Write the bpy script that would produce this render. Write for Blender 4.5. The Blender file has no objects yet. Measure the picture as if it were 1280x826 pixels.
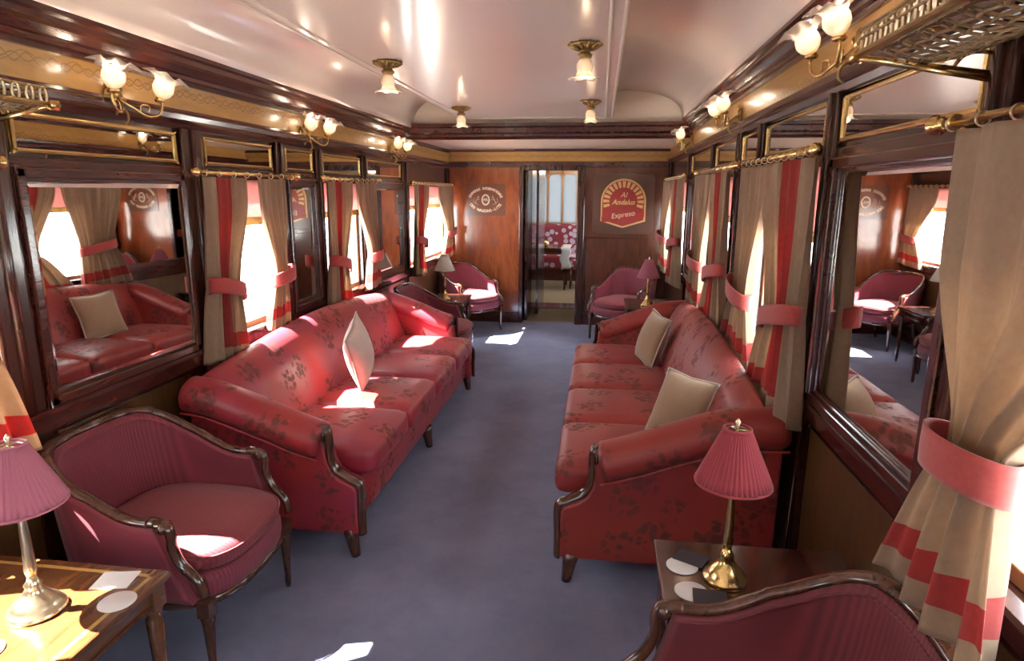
import bpy, bmesh, math, random
from mathutils import Matrix, Vector
random.seed(7)
PI = math.pi
sc = bpy.context.scene
COL = sc.collection

# ------------------------------------------------------------------ materials
def lin(c):
    return tuple(((v/255)/12.92 if v/255 <= .04045 else ((v/255+.055)/1.055)**2.4) for v in c)
class NT:
    def __init__(s, name):
        s.m = bpy.data.materials.new(name); s.m.use_nodes = True
        s.t = s.m.node_tree; s.t.nodes.clear()
        s.out = s.n('ShaderNodeOutputMaterial')
    def n(s, typ, **kw):
        x = s.t.nodes.new(typ)
        for k, v in kw.items(): setattr(x, k, v)
        return x
    def l(s, a, b): s.t.links.new(a, b)
    def val(s, sock, v):
        if hasattr(v, 'is_linked') or isinstance(v, bpy.types.NodeSocket): s.l(v, sock)
        else: sock.default_value = v
    def math(s, op, a, b=0.0, c=0.0):
        x = s.n('ShaderNodeMath', operation=op)
        s.val(x.inputs[0], a); s.val(x.inputs[1], b); s.val(x.inputs[2], c)
        return x.outputs[0]
    def mix(s, fac, a, b):
        x = s.n('ShaderNodeMix', data_type='RGBA')
        s.val(x.inputs[0], fac)
        s.val(x.inputs[6], (*a, 1) if isinstance(a, tuple) else a)
        s.val(x.inputs[7], (*b, 1) if isinstance(b, tuple) else b)
        return x.outputs[2]
    def coord(s, kind='Object'): return s.n('ShaderNodeTexCoord').outputs[kind]
    def xyz(s, v):
        x = s.n('ShaderNodeSeparateXYZ'); s.l(v, x.inputs[0]); return x.outputs
    def mapping(s, v, scale):
        x = s.n('ShaderNodeMapping'); s.l(v, x.inputs[0]); x.inputs['Scale'].default_value = scale; return x.outputs[0]
    def noise(s, v, scale, detail=3, rough=.55, dist=0):
        x = s.n('ShaderNodeTexNoise'); s.l(v, x.inputs['Vector'])
        x.inputs['Scale'].default_value = scale; x.inputs['Detail'].default_value = detail
        x.inputs['Roughness'].default_value = rough; x.inputs['Distortion'].default_value = dist
        return x.outputs['Fac']
    def bump(s, h, strength, dist=.01):
        x = s.n('ShaderNodeBump'); s.l(h, x.inputs['Height'])
        x.inputs['Strength'].default_value = strength; x.inputs['Distance'].default_value = dist
        return x.outputs[0]
    def pbr(s, col, rough=.5, metal=0, normal=None, coat=0, spec=None, sheen=0, coatr=.1):
        b = s.n('ShaderNodeBsdfPrincipled')
        s.val(b.inputs['Base Color'], (*col, 1) if isinstance(col, tuple) else col)
        s.val(b.inputs['Roughness'], rough); b.inputs['Metallic'].default_value = metal
        b.inputs['Coat Weight'].default_value = coat; b.inputs['Coat Roughness'].default_value = coatr
        b.inputs['Sheen Weight'].default_value = sheen
        if spec is not None: b.inputs['Specular IOR Level'].default_value = spec
        if normal is not None: s.l(normal, b.inputs['Normal'])
        return b.outputs[0]
    def done(s, sh): s.l(sh, s.out.inputs[0]); return s.m

def wood(name, dark, light, scale=(2, 2, 14), rough=.28, coat=.5):
    k = NT(name); v = k.mapping(k.coord(), scale)
    n1 = k.noise(v, 3.0, 6, .6, 1.2); n2 = k.noise(k.coord(), 1.3, 3, .5, .4)
    f = k.math('MULTIPLY_ADD', n1, 1.9, -.5)
    f = k.math('MULTIPLY', k.math('MINIMUM', k.math('MAXIMUM', f, 0), 1), k.math('ADD', n2, .35))
    return k.done(k.pbr(k.mix(f, dark, light), rough, 0, None, coat))
M = {}
M['mahogany']   = wood('mahogany', (.034, .008, .006), (.105, .024, .014), (9, 1.2, 9), .25, .55)
M['mahogany_v'] = wood('mahogany_vertical', (.026, .009, .006), (.072, .022, .013), (9, 9, 1.0), .25, .5)
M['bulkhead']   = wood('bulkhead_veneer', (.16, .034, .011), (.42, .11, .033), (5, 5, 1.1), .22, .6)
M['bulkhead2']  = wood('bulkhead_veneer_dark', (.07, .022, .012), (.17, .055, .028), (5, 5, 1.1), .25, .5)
M['dado']       = wood('dado_veneer', (.050, .024, .008), (.15, .068, .022), (6, 6, 1.1), .32, .35)
M['chairwood']  = wood('chair_frame_wood', (.035, .012, .007), (.13, .045, .022), (12, 12, 3), .2, .7)
M['table']      = wood('table_walnut', (.07, .024, .009), (.19, .068, .022), (9, 1.5, 9), .2, .7)
M['table_dark'] = wood('table_dark_mahogany', (.035, .010, .007), (.11, .03, .018), (9, 1.5, 9), .16, .8)
M['inlay']      = wood('satinwood_inlay', (.38, .22, .06), (.58, .36, .11), (3, 9, 9), .25, .6)
M['pale_wood']  = wood('pale_window_wood', (.30, .15, .07), (.45, .25, .12), (9, 9, 2), .4, .2)

k = NT('gilt_frieze')                                              # marquetry frieze with a scrolling line
co = k.xyz(k.coord()); al = k.math('ADD', co[0], co[1])
def scroll(z0, amp, freq, wdt, ph=0):
    wv = k.math('MULTIPLY', k.math('SINE', k.math('MULTIPLY_ADD', al, freq, ph)), amp)
    d = k.math('ABSOLUTE', k.math('SUBTRACT', k.math('SUBTRACT', co[2], z0), wv))
    return k.math('LESS_THAN', d, wdt)
mk = k.math('MAXIMUM', scroll(2.035, .016, 62, .0035), k.math('MAXIMUM', scroll(2.035, .010, 62, .003, PI), scroll(2.035, .022, 31, .002, 1)))
nz = k.noise(k.mapping(k.coord(), (6, 1.5, 9)), 3, 5, .6, 1)
base = k.mix(nz, (.30, .145, .03), (.56, .31, .08))
M['frieze'] = k.done(k.pbr(k.mix(k.math('MULTIPLY', mk, .55), base, (.13, .05, .02)), .3, 0, None, .4))

k = NT('cream_gloss_paint')
n = k.noise(k.coord(), 1.7, 3, .6)
M['ceiling'] = k.done(k.pbr(k.mix(n, (.74, .60, .53), (.80, .68, .60)), .3, 0, None, .5, coatr=.12))
k = NT('cream_matt_paint'); M['cream'] = k.done(k.pbr((.74, .66, .57), .4, 0, None, .2))

k = NT('carpet'); n1 = k.noise(k.coord(), 340, 2); n2 = k.noise(k.coord(), 1.8, 7, .72)
cc = k.mix(k.math('MINIMUM', k.math('MAXIMUM', k.math('MULTIPLY_ADD', n2, 2.8, -.9), 0), 1), (.115, .125, .215), (.225, .24, .36))
cc = k.mix(k.math('MULTIPLY', n1, .5), cc, (.26, .27, .38))
M['carpet'] = k.done(k.pbr(cc, .95, 0, k.bump(n1, .5, .004), 0, .15, .1))
k = NT('beige_carpet'); M['carpet2'] = k.done(k.pbr((.20, .14, .08), .9))

def damask(name, base, base2, motif, scale, rough=.42):
    k = NT(name); c = k.coord()
    nn = k.n('ShaderNodeTexNoise'); k.l(c, nn.inputs['Vector']); nn.inputs['Scale'].default_value = 22; nn.inputs['Detail'].default_value = 2
    mm = k.n('ShaderNodeMix', data_type='VECTOR'); mm.inputs[0].default_value = .035
    k.l(c, mm.inputs[4]); k.l(nn.outputs['Color'], mm.inputs[5])
    def vor(sc_):
        v = k.n('ShaderNodeTexVoronoi'); k.l(mm.outputs[1], v.inputs['Vector']); v.inputs['Scale'].default_value = sc_; return v.outputs['Distance']
    d = vor(scale); p = vor(scale*4.6)
    near = k.math('MULTIPLY', k.math('SUBTRACT', .50, d), 9)
    near = k.math('MINIMUM', k.math('MAXIMUM', near, 0), 1)
    pet = k.math('MINIMUM', k.math('MAXIMUM', k.math('MULTIPLY', k.math('SUBTRACT', .52, p), 8), 0), 1)
    core = k.math('LESS_THAN', d, .20)
    f = k.math('MULTIPLY', near, k.math('MAXIMUM', pet, k.math('MULTIPLY', core, .6)))
    n2 = k.noise(c, 60, 3, .7)
    big = k.noise(c, 3.0, 2)
    col = k.mix(k.math('MINIMUM', k.math('MAXIMUM', k.math('MULTIPLY_ADD', big, 3.0, -1.0), 0), 1), base, base2)
    col = k.mix(k.math('MULTIPLY', f, k.math('MULTIPLY_ADD', big, .9, .35)), col, motif)
    r = k.math('MULTIPLY_ADD', f, .25, rough)
    return k.done(k.pbr(col, r, 0, k.bump(n2, .12, .003), 0, .5, .04))
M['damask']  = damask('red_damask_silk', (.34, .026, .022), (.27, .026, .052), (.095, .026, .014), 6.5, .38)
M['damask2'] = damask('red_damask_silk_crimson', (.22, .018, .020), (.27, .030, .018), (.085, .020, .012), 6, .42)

def ribbed(name, a, b, axis, freq, rough=.6):
    k = NT(name); c = k.xyz(k.coord())
    s_ = k.math('SINE', k.math('MULTIPLY', c[axis], freq))
    f = k.math('MULTIPLY_ADD', s_, .5, .5)
    n = k.noise(k.coord(), 5, 3)
    col = k.mix(f, a, b); col = k.mix(k.math('MULTIPLY', n, .35), col, (.24, .035, .06))
    return k.done(k.pbr(col, rough, 0, k.bump(f, .35, .003), 0, .4, .12))
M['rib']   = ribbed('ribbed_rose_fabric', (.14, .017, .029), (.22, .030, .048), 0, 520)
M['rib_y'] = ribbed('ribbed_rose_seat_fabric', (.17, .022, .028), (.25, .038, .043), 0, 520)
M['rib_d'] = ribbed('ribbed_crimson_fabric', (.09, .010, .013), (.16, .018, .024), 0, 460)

def cloth(name, stripe, band=True):                               # u across, v down (0 top, 1 hem)
    k = NT(name); uv = k.xyz(k.coord('UV'))
    u, v = uv[0], uv[1]
    def rng(x, a, b): return k.math('MULTIPLY', k.math('GREATER_THAN', x, a), k.math('LESS_THAN', x, b))
    f = rng(v, .845, .93)
    if stripe:
        f = k.math('MULTIPLY', f, k.math('GREATER_THAN', u, stripe[0]))
        f = k.math('MAXIMUM', f, k.math('MULTIPLY', rng(u, *stripe), k.math('LESS_THAN', v, .93)))
    n = k.noise(k.mapping(k.coord('UV'), (1, .6, 1)), 60, 3, .7)
    n2 = k.noise(k.coord(), 9, 3, .6)
    be = k.mix(n, (.32, .22, .14), (.50, .37, .26)); be = k.mix(k.math('MULTIPLY', n2, .5), be, (.36, .22, .14))
    rd = k.mix(n, (.33, .040, .035), (.45, .075, .065))
    col = k.mix(f, be, rd)
    p = k.pbr(col, .85, 0, k.bump(n, .1, .002), 0, .2, .15)
    tr = k.n('ShaderNodeBsdfTranslucent'); k.l(col, tr.inputs[0])
    ms = k.n('ShaderNodeMixShader'); ms.inputs[0].default_value = .42; k.l(p, ms.inputs[1]); k.l(tr.outputs[0], ms.inputs[2])
    return k.done(ms.outputs[0])
M['cloth_stripe'] = cloth('curtain_cloth_striped', (.27, .60))
M['cloth_edge'] = cloth('curtain_cloth_edge_striped', (.40, .76))
M['cloth'] = cloth('curtain_cloth_plain', None)
k = NT('tieback_red'); n = k.noise(k.coord(), 90, 2)
M['tie'] = k.done(k.pbr(k.mix(n, (.30, .034, .030), (.42, .066, .054)), .7, 0, None, 0, .3, .3))

def simple(name, col, rough=.4, metal=0, coat=0, **kw):
    k = NT(name); n = k.noise(k.coord(), 25, 2)
    c2 = tuple(v*.82 for v in col)
    return k.done(k.pbr(k.mix(n, c2, col), rough, metal, None, coat, **kw))
M['brass'] = simple('polished_brass', (.74, .53, .22), .22, 1)
M['brass_pale'] = simple('pale_brass', (.80, .68, .46), .28, 1)
M['antique'] = simple('antique_brass', (.33, .22, .09), .35, 1)
M['cushion_beige'] = simple('beige_chenille', (.32, .205, .12), .8, sheen=.2)
M['cushion_white'] = simple('ivory_brocade', (.62, .48, .40), .7, sheen=.2)
M['navy'] = simple('navy_card', (.022, .028, .045), .3)
M['white'] = simple('white_paper', (.72, .70, .68), .6)
M['trim_braid'] = simple('braid_trim', (.45, .38, .32), .7)
M['shade_red'] = None
k = NT('pleated_silk_shade')
p = k.pbr((.42, .058, .075), .7, 0, None, 0, .3, .3); tr = k.n('ShaderNodeBsdfTranslucent'); tr.inputs[0].default_value = (.5, .08, .09, 1)
ms = k.n('ShaderNodeMixShader'); ms.inputs[0].default_value = .25; k.l(p, ms.inputs[1]); k.l(tr.outputs[0], ms.inputs[2]); M['shade_red'] = k.done(ms.outputs[0])
k = NT('pleated_pink_shade')
p = k.pbr((.60, .22, .30), .7, 0, None, 0, .3, .3); tr = k.n('ShaderNodeBsdfTranslucent'); tr.inputs[0].default_value = (.7, .3, .36, 1)
ms = k.n('ShaderNodeMixShader'); ms.inputs[0].default_value = .3; k.l(p, ms.inputs[1]); k.l(tr.outputs[0], ms.inputs[2]); M['shade_pink'] = k.done(ms.outputs[0])
M['lining'] = simple('white_lining', (.75, .70, .62), .7)
k = NT('mirror_silver'); M['mirror'] = k.done(k.pbr((.80, .76, .72), .015, 1))
k = NT('window_glass')
tr = k.n('ShaderNodeBsdfTransparent'); tr.inputs[0].default_value = (.93, .95, .95, 1)
gl = k.n('ShaderNodeBsdfGlossy'); gl.inputs['Roughness'].default_value = .02
ms = k.n('ShaderNodeMixShader'); ms.inputs[0].default_value = .06; k.l(tr.outputs[0], ms.inputs[1]); k.l(gl.outputs[0], ms.inputs[2]); M['glass'] = k.done(ms.outputs[0])
k = NT('frosted_tulip_glass')
tl = k.n('ShaderNodeBsdfTranslucent'); tl.inputs[0].default_value = (.40, .33, .27, 1)
tr = k.n('ShaderNodeBsdfTransparent'); gl = k.pbr((.85, .78, .70), .15, 0, None, .5)
m1 = k.n('ShaderNodeMixShader'); m1.inputs[0].default_value = .55; k.l(tl.outputs[0], m1.inputs[1]); k.l(tr.outputs[0], m1.inputs[2])
m2 = k.n('ShaderNodeMixShader'); m2.inputs[0].default_value = .38; k.l(m1.outputs[0], m2.inputs[1]); k.l(gl, m2.inputs[2]); M['tulip'] = k.done(m2.outputs[0])
k = NT('lit_bulb'); e = k.n('ShaderNodeEmission'); e.inputs[0].default_value = (1, .66, .33, 1); e.inputs[1].default_value = 4.5; M['bulb'] = k.done(e.outputs[0])
k = NT('dim_bulb'); e = k.n('ShaderNodeEmission'); e.inputs[0].default_value = (1, .72, .42, 1); e.inputs[1].default_value = 1.5; M['bulb_dim'] = k.done(e.outputs[0])
k = NT('frosted_pane')
tl = k.n('ShaderNodeBsdfTranslucent'); tl.inputs[0].default_value = (.17, .175, .18, 1); M['frost'] = k.done(tl.outputs[0])
k = NT('pink_blind')
p = k.pbr((.62, .38, .36), .8); tr = k.n('ShaderNodeBsdfTranslucent'); tr.inputs[0].default_value = (.62, .36, .34, 1)
ms = k.n('ShaderNodeMixShader'); ms.inputs[0].default_value = .4; k.l(p, ms.inputs[1]); k.l(tr.outputs[0], ms.inputs[2]); M['blind'] = k.done(ms.outputs[0])
k = NT('netting_cord'); M['net'] = k.done(k.pbr((.27, .18, .09), .6, .35))
k = NT('floral_fabric'); v = k.n('ShaderNodeTexVoronoi'); k.l(k.coord(), v.inputs['Vector']); v.inputs['Scale'].default_value = 9
M['floral'] = k.done(k.pbr(k.mix(k.math('LESS_THAN', v.outputs['Distance'], .42), (.20, .02, .03), (.42, .34, .42)), .8))
M['ground'] = simple('pale_platform', (.60, .58, .55), .9)
M['emblem_red'] = simple('emblem_red_enamel', (.36, .035, .03), .35)
M['emblem_gold'] = simple('emblem_gold_inlay', (.72, .46, .20), .35, .25)
M['emblem_pale'] = simple('emblem_pale_inlay', (.80, .58, .40), .4, .1)
M['plaque'] = simple('plaque_dark_ground', (.12, .055, .038), .3, 0, .4)

# ------------------------------------------------------------------ helpers
class MB:
    def __init__(s): s.bm = bmesh.new(); s.uv = s.bm.loops.layers.uv.new('UVMap')
    def box(s, x0, x1, y0, y1, z0, z1, mat=None):
        vs = [s.bm.verts.new(p) for p in ((x0,y0,z0),(x1,y0,z0),(x1,y1,z0),(x0,y1,z0),(x0,y0,z1),(x1,y0,z1),(x1,y1,z1),(x0,y1,z1))]
        for f in ((0,3,2,1),(4,5,6,7),(0,1,5,4),(1,2,6,5),(2,3,7,6),(3,0,4,7)): s.bm.faces.new([vs[i] for i in f])
        return s
    def grid(s, fn, nu, nv, closeu=False, closev=False, uv=None):
        V = [[s.bm.verts.new(fn(i/nu, j/nv)) for j in range(nv + (0 if closev else 1))] for i in range(nu + (0 if closeu else 1))]
        for i in range(nu):
            for j in range(nv):
                a = V[i][j]; b = V[(i+1) % len(V)][j]; c = V[(i+1) % len(V)][(j+1) % len(V[0])]; d = V[i][(j+1) % len(V[0])]
                try: f = s.bm.faces.new((a, b, c, d))
                except ValueError: continue
                f.smooth = True
                for lp, (uu, vv) in zip(f.loops, ((i, j), (i+1, j), (i+1, j+1), (i, j+1))): lp[s.uv].uv = (uu/nu, vv/nv)
        return V
    def cap(s, loop, rev=False):
        try:
            f = s.bm.faces.new(list(reversed(loop)) if rev else list(loop)); f.smooth = False
        except ValueError: pass
    def lathe(s, prof, c=(0, 0, 0), n=24, axis='z', ruffle=0, lobes=0):
        def fn(a, t):
            i = min(int(round(t*(len(prof)-1))), len(prof)-1); r, h = prof[i][0], prof[i][1]
            th = a*2*PI
            if ruffle and i >= len(prof)-3:
                kf = (i-(len(prof)-4))/3
                r2 = r*(1+ruffle*kf*math.cos(lobes*th)); h += (.25*ruffle*r*kf*math.cos(lobes*th+PI))*2; r = r2
            x, y = r*math.cos(th), r*math.sin(th)
            if axis == 'z': p = (x, y, h)
            elif axis == 'y': p = (x, h, y)
            else: p = (h, x, y)
            return Vector(p)+Vector(c)
        V = s.grid(fn, n, len(prof)-1, closeu=True)
        if prof[0][0] > 1e-4 and prof[0][0] < .5 and not ruffle: s.cap([col[0] for col in V], True)
        if prof[-1][0] > 1e-4 and not ruffle: s.cap([col[-1] for col in V])
        return s
    def tube(s, pts, rad, n=8, closed=False, caps=True, sq=None):
        pts = [Vector(p) for p in pts]; N = len(pts)
        rr = rad if isinstance(rad, (list, tuple)) else [rad]*N
        rings = []; up = None
        for i, p in enumerate(pts):
            a = pts[(i-1) % N] if (i or closed) else p; b = pts[(i+1) % N] if (i < N-1 or closed) else p
            t = (b-a).normalized()
            if up is None:
                up = Vector((0, 0, 1)) if abs(t.z) < .9 else Vector((1, 0, 0))
            e1 = (up - up.dot(t)*t)
            if e1.length < 1e-5: e1 = t.orthogonal()
            e1.normalize(); e2 = t.cross(e1); up = e1
            r = rr[i]; ra, rb = (r if isinstance(r, (tuple, list)) else (r, r))
            ring = []
            for k_ in range(n):
                th = 2*PI*k_/n + (PI/n if n == 4 else 0)
                ring.append(s.bm.verts.new(p + e1*math.cos(th)*ra + e2*math.sin(th)*rb))
            rings.append(ring)
        for i in range(N if closed else N-1):
            A, B = rings[i], rings[(i+1) % N]
            for k_ in range(n):
                f = s.bm.faces.new((A[k_], A[(k_+1) % n], B[(k_+1) % n], B[k_])); f.smooth = n > 4
        if not closed and caps: s.cap(rings[0], True); s.cap(rings[-1])
        return s
    def prism(s, poly, axis, a, b):
        """poly of 2-D points extruded along axis between a and b"""
        def mk(p, h):
            return {'x': (h, p[0], p[1]), 'y': (p[0], h, p[1]), 'z': (p[0], p[1], h)}[axis]
        A = [s.bm.verts.new(mk(p, a)) for p in poly]; B = [s.bm.verts.new(mk(p, b)) for p in poly]
        s.cap(A, True); s.cap(B)
        n = len(poly)
        for i in range(n): s.bm.faces.new((A[i], A[(i+1) % n], B[(i+1) % n], B[i]))
        return s
    def rbox(s, c, h, r, n=8, puff=0, warp=None):
        """rounded, puffed cushion: centre, half sizes, edge radius"""
        c = Vector(c); seen = {}
        def pt(p):
            key = tuple(round(q, 5) for q in p)
            if key in seen: return seen[key]
            q = Vector((p[0]*h[0], p[1]*h[1], p[2]*h[2]))
            inn = Vector([max(-h[i]+r, min(h[i]-r, q[i])) for i in range(3)])
            d = q-inn
            if d.length > 1e-9: q = inn + d.normalized()*r
            if puff: q.z += puff*(1-p[0]**2)*(1-p[1]**2)*(1 if p[2] > 0 else -.4)*abs(p[2])
            if warp: q = warp(q, p)
            v = s.bm.verts.new(c+q); seen[key] = v; return v
        def g(t):  # denser near the edges
            return math.sin(t*PI/2)*.35 + t*.65
        L = [g(-1+2*i/n) for i in range(n+1)]
        for ax in range(3):
            for sg in (-1, 1):
                for i in range(n):
                    for j in range(n):
                        qs = []
                        for (a, b) in ((i, j), (i+1, j), (i+1, j+1), (i, j+1)):
                            p = [0, 0, 0]; p[ax] = sg; p[(ax+1) % 3] = L[a]; p[(ax+2) % 3] = L[b]; qs.append(pt(tuple(p)))
                        if sg < 0: qs.reverse()
                        try: f = s.bm.faces.new(qs); f.smooth = True
                        except ValueError: pass
        return s
    def build(s, name, mat, parent=None, bevel=0, solid=0, sub=0, loc=None, rot=None):
        me = bpy.data.meshes.new(name)
        bmesh.ops.remove_doubles(s.bm, verts=s.bm.verts, dist=1e-6)
        bmesh.ops.recalc_face_normals(s.bm, faces=s.bm.faces)
        s.bm.to_mesh(me); s.bm.free(); me.materials.append(mat)
        o = bpy.data.objects.new(name, me); COL.objects.link(o)
        if parent: o.parent = parent
        if loc: o.location = loc
        if rot: o.rotation_euler = rot
        if solid:
            m = o.modifiers.new('solid', 'SOLIDIFY'); m.thickness = solid; m.offset = 0
        if bevel:
            m = o.modifiers.new('bevel', 'BEVEL'); m.width = bevel; m.segments = 2; m.limit_method = 'ANGLE'; m.angle_limit = .6
        if sub:
            m = o.modifiers.new('sub', 'SUBSURF'); m.levels = sub; m.render_levels = sub
        return o
def thing(name, label, cat, loc=(0, 0, 0), rz=0, group=None):
    o = bpy.data.objects.new(name, None); COL.objects.link(o); o.empty_display_size = .1
    o.location = loc; o.rotation_euler = (0, 0, rz); return tag(o, label, cat, group)
def tag(o, label, cat, group=None):
    o['label'] = label; o['category'] = cat
    if group: o['group'] = group
    return o
def struct(o): o['kind'] = 'structure'; return o
def dup(root, loc, rz, label, group=None):
    r = root.copy(); COL.objects.link(r); r.location = loc; r.rotation_euler = (0, 0, rz); r['label'] = label
    if group: r['group'] = group
    for ch in list(root.children):
        c = ch.copy(); COL.objects.link(c); c.parent = r
        for g in list(ch.children):
            d = g.copy(); COL.objects.link(d); d.parent = c
    return r
def sstep(a, b, x):
    t = max(0, min(1, (x-a)/(b-a))); return t*t*(3-2*t)
def bez(pts, n=16):
    """Catmull-Rom through pts"""
    P = [Vector(p) for p in pts]; P = [P[0]*2-P[1]] + P + [P[-1]*2-P[-2]]; out = []
    for i in range(1, len(P)-2):
        for k_ in range(n):
            t = k_/n
            out.append(.5*((2*P[i]) + (-P[i-1]+P[i+1])*t + (2*P[i-1]-5*P[i]+4*P[i+1]-P[i+2])*t*t + (-P[i-1]+3*P[i]-3*P[i+1]+P[i+2])*t**3))
    out.append(P[-2]); return out

# ------------------------------------------------------------------ setting
W = 1.33; Y0, Y1 = -3.2, 7.8
SIDE = {
 'left':  dict(s=-1, fb=1.965, ft=2.075, ct=2.19, t0=1.735, t1=1.865, mt=1.66, rod=1.70, ledge=1.885),
 'right': dict(s=1,  fb=1.985, ft=2.145, ct=2.255, t0=1.785, t1=1.935, mt=1.70, rod=1.765, ledge=1.95),
}
SILL = .88
WIN = {'left': [(-2.4, -1.0), (.72, 1.68), (2.85, 3.50), (4.15, 4.84), (6.11, 7.62)],
       'right': [(-2.4, -1.0), (.45, 1.38), (2.46, 3.33), (3.96, 4.71), (6.05, 7.55)]}
struct(MB().box(-1.45, 1.45, Y0-.1, Y1+.1, -.08, 0).build('floor', M['carpet']))
for side, d in SIDE.items():
    s = d['s']; b = MB(); xa, xb = sorted((s*W, s*(W+.11)))
    b.box(xa, xb, Y0, Y1, 0, SILL); b.box(xa, xb, Y0, Y1, d['mt']+.02, 2.7)
    y = Y0
    for (a, c) in WIN[side]: b.box(xa, xb, y, a, SILL, d['mt']+.02); y = c
    b.box(xa, xb, y, Y1, SILL, d['mt']+.02)
    struct(b.build('wall_'+side, M['mahogany_v']))
    # recessed dado veneer panels between stiles
    ps = [-1.6, -.4, .7, 1.80, 2.66, 3.56, 4.08, 4.92, 5.97, 7.7] if s < 0 else [-1.6, -.4, .55, 1.45, 2.37, 3.38, 3.90, 4.77, 5.95, 7.7]
    for a, c in zip(ps, ps[1:]):
        xa, xb = sorted((s*(W-.004), s*(W+.01)))
        struct(MB().box(xa, xb, a+.06, c-.06, .17, .785).build('trim_1', M['dado']))
        b = MB(); x = s*(W-.006)
        b.tube([(x, a+.055, .165), (x, c-.055, .165), (x, c-.055, .79), (x, a+.055, .79)], .006, 6, closed=True)
        struct(b.build('trim_2', M['mahogany']))
    xa, xb = sorted((s*(W-.022), s*W))
    struct(MB().box(xa, xb, Y0, Y1, 0, .12).build('baseboard_'+side, M['mahogany'], bevel=.006))
    # sill rail moulding
    struct(MB().prism([(s*W, .80), (s*(W-.018), .81), (s*(W-.022), .86), (s*(W-.034), .868), (s*(W-.034), .885), (s*W, .89)], 'y', Y0, Y1).build('trim_3', M['mahogany']))
    # frieze, ledge below, cornice above (as far as the cross beam)
    xa, xb = sorted((s*(W-.015), s*W))
    struct(MB().box(xa, xb, Y0, Y1, d['fb'], d['ft']).build('trim_4', M['frieze']))
    L0 = d['ledge']; fb = d['fb']
    struct(MB().prism([(s*W, L0), (s*(W-.012), L0), (s*(W-.02), L0+.02), (s*(W-.045), L0+.035), (s*(W-.05), L0+.055), (s*(W-.03), fb-.012), (s*(W-.026), fb), (s*W, fb)], 'y', Y0, Y1).build('trim_5', M['mahogany']))
    ft, ct = d['ft'], d['ct']
    k1 = (ct-ft)
    prof = [(s*W, ft-.006), (s*(W-.03), ft-.006), (s*(W-.032), ft+.10*k1), (s*(W-.05), ft+.14*k1), (s*(W-.048), ft+.28*k1), (s*(W-.062), ft+.34*k1), (s*(W-.075), ft+.55*k1), (s*(W-.092), ft+.62*k1), (s*(W-.092), ft+.80*k1), (s*(W-.112), ft+.86*k1), (s*(W-.112), ct), (s*W, ct)]
    struct(MB().prism(prof, 'y', Y0, 5.95).build('trim_6', M['mahogany']))
    struct(MB().box(*sorted((s*(W-.022), s*W)), 6.05, Y1, ft-.004, 2.14).build('trim_7', M['mahogany']))
    # window frames, glass, blinds
    for i, (a, c) in enumerate(WIN[side]):
        b = MB(); xa, xb = sorted((s*(W+.03), s*(W+.075))); zt = d['mt']+.02
        for q in ((a, a+.03, SILL, zt), (c-.03, c, SILL, zt), (a, c, SILL, SILL+.035), (a, c, zt-.03, zt)): b.box(xa, xb, *q)
        wf = struct(b.build('window_%d' % (i+1+(5 if s > 0 else 0)), M['pale_wood'], bevel=.004))
        x = s*(W+.055); g = MB(); g.box(x-.002, x+.002, a+.025, c-.025, SILL+.03, zt-.025); g.build('glass', M['glass'], wf)
        if i > 1 or (i and s > 0):
            x = s*(W+.015)
            MB().box(x-.0015, x+.0015, a+.005, c-.005, 1.475, zt).build('blind', M['blind'], wf)
            MB().box(x-.008, x+.008, a+.003, c-.003, 1.435, 1.478).build('blind_bar', M['brass'], wf, bevel=.004)

# posts (beaded pilasters)
def post(s, a, c, z0=.89, z1=None):
    b = MB(); side = 'left' if s < 0 else 'right'; z1 = z1 or SIDE[side]['ledge']
    xa, xb = sorted((s*(W-.022), s*W)); b.box(xa, xb, a+.012, c-.012, z0, z1)
    for y in (a+.008, c-.008): b.tube([(s*(W-.012), y, z0), (s*(W-.012), y, z1)], .011, 10)
    b.tube([(s*(W-.022), (a+c)/2, z0), (s*(W-.022), (a+c)/2, z1)], min(.016, (c-a)/4), 10)
    struct(b.build('trim_8', M['mahogany_v']))
for a, c in ((1.69, 1.82), (2.68, 2.83), (3.52, 3.62), (4.04, 4.14), (4.86, 4.97), (5.88, 6.09), (7.66, 7.79)): post(-1, a, c)
for a, c in ((1.40, 1.49), (2.34, 2.445), (3.345, 3.42), (3.86, 3.945), (4.725, 4.81), (5.92, 6.03), (7.6, 7.79)): post(1, a, c)
# transom rail between the big panes and the upper mirrors
for s, za, zb in ((-1, 1.672, 1.722), (1, 1.712, 1.768)):
    xa, xb = sorted((s*(W-.012), s*W))
    struct(MB().box(xa, xb, Y0, Y1, za, zb).build('trim_9', M['mahogany'], bevel=.004))

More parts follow.
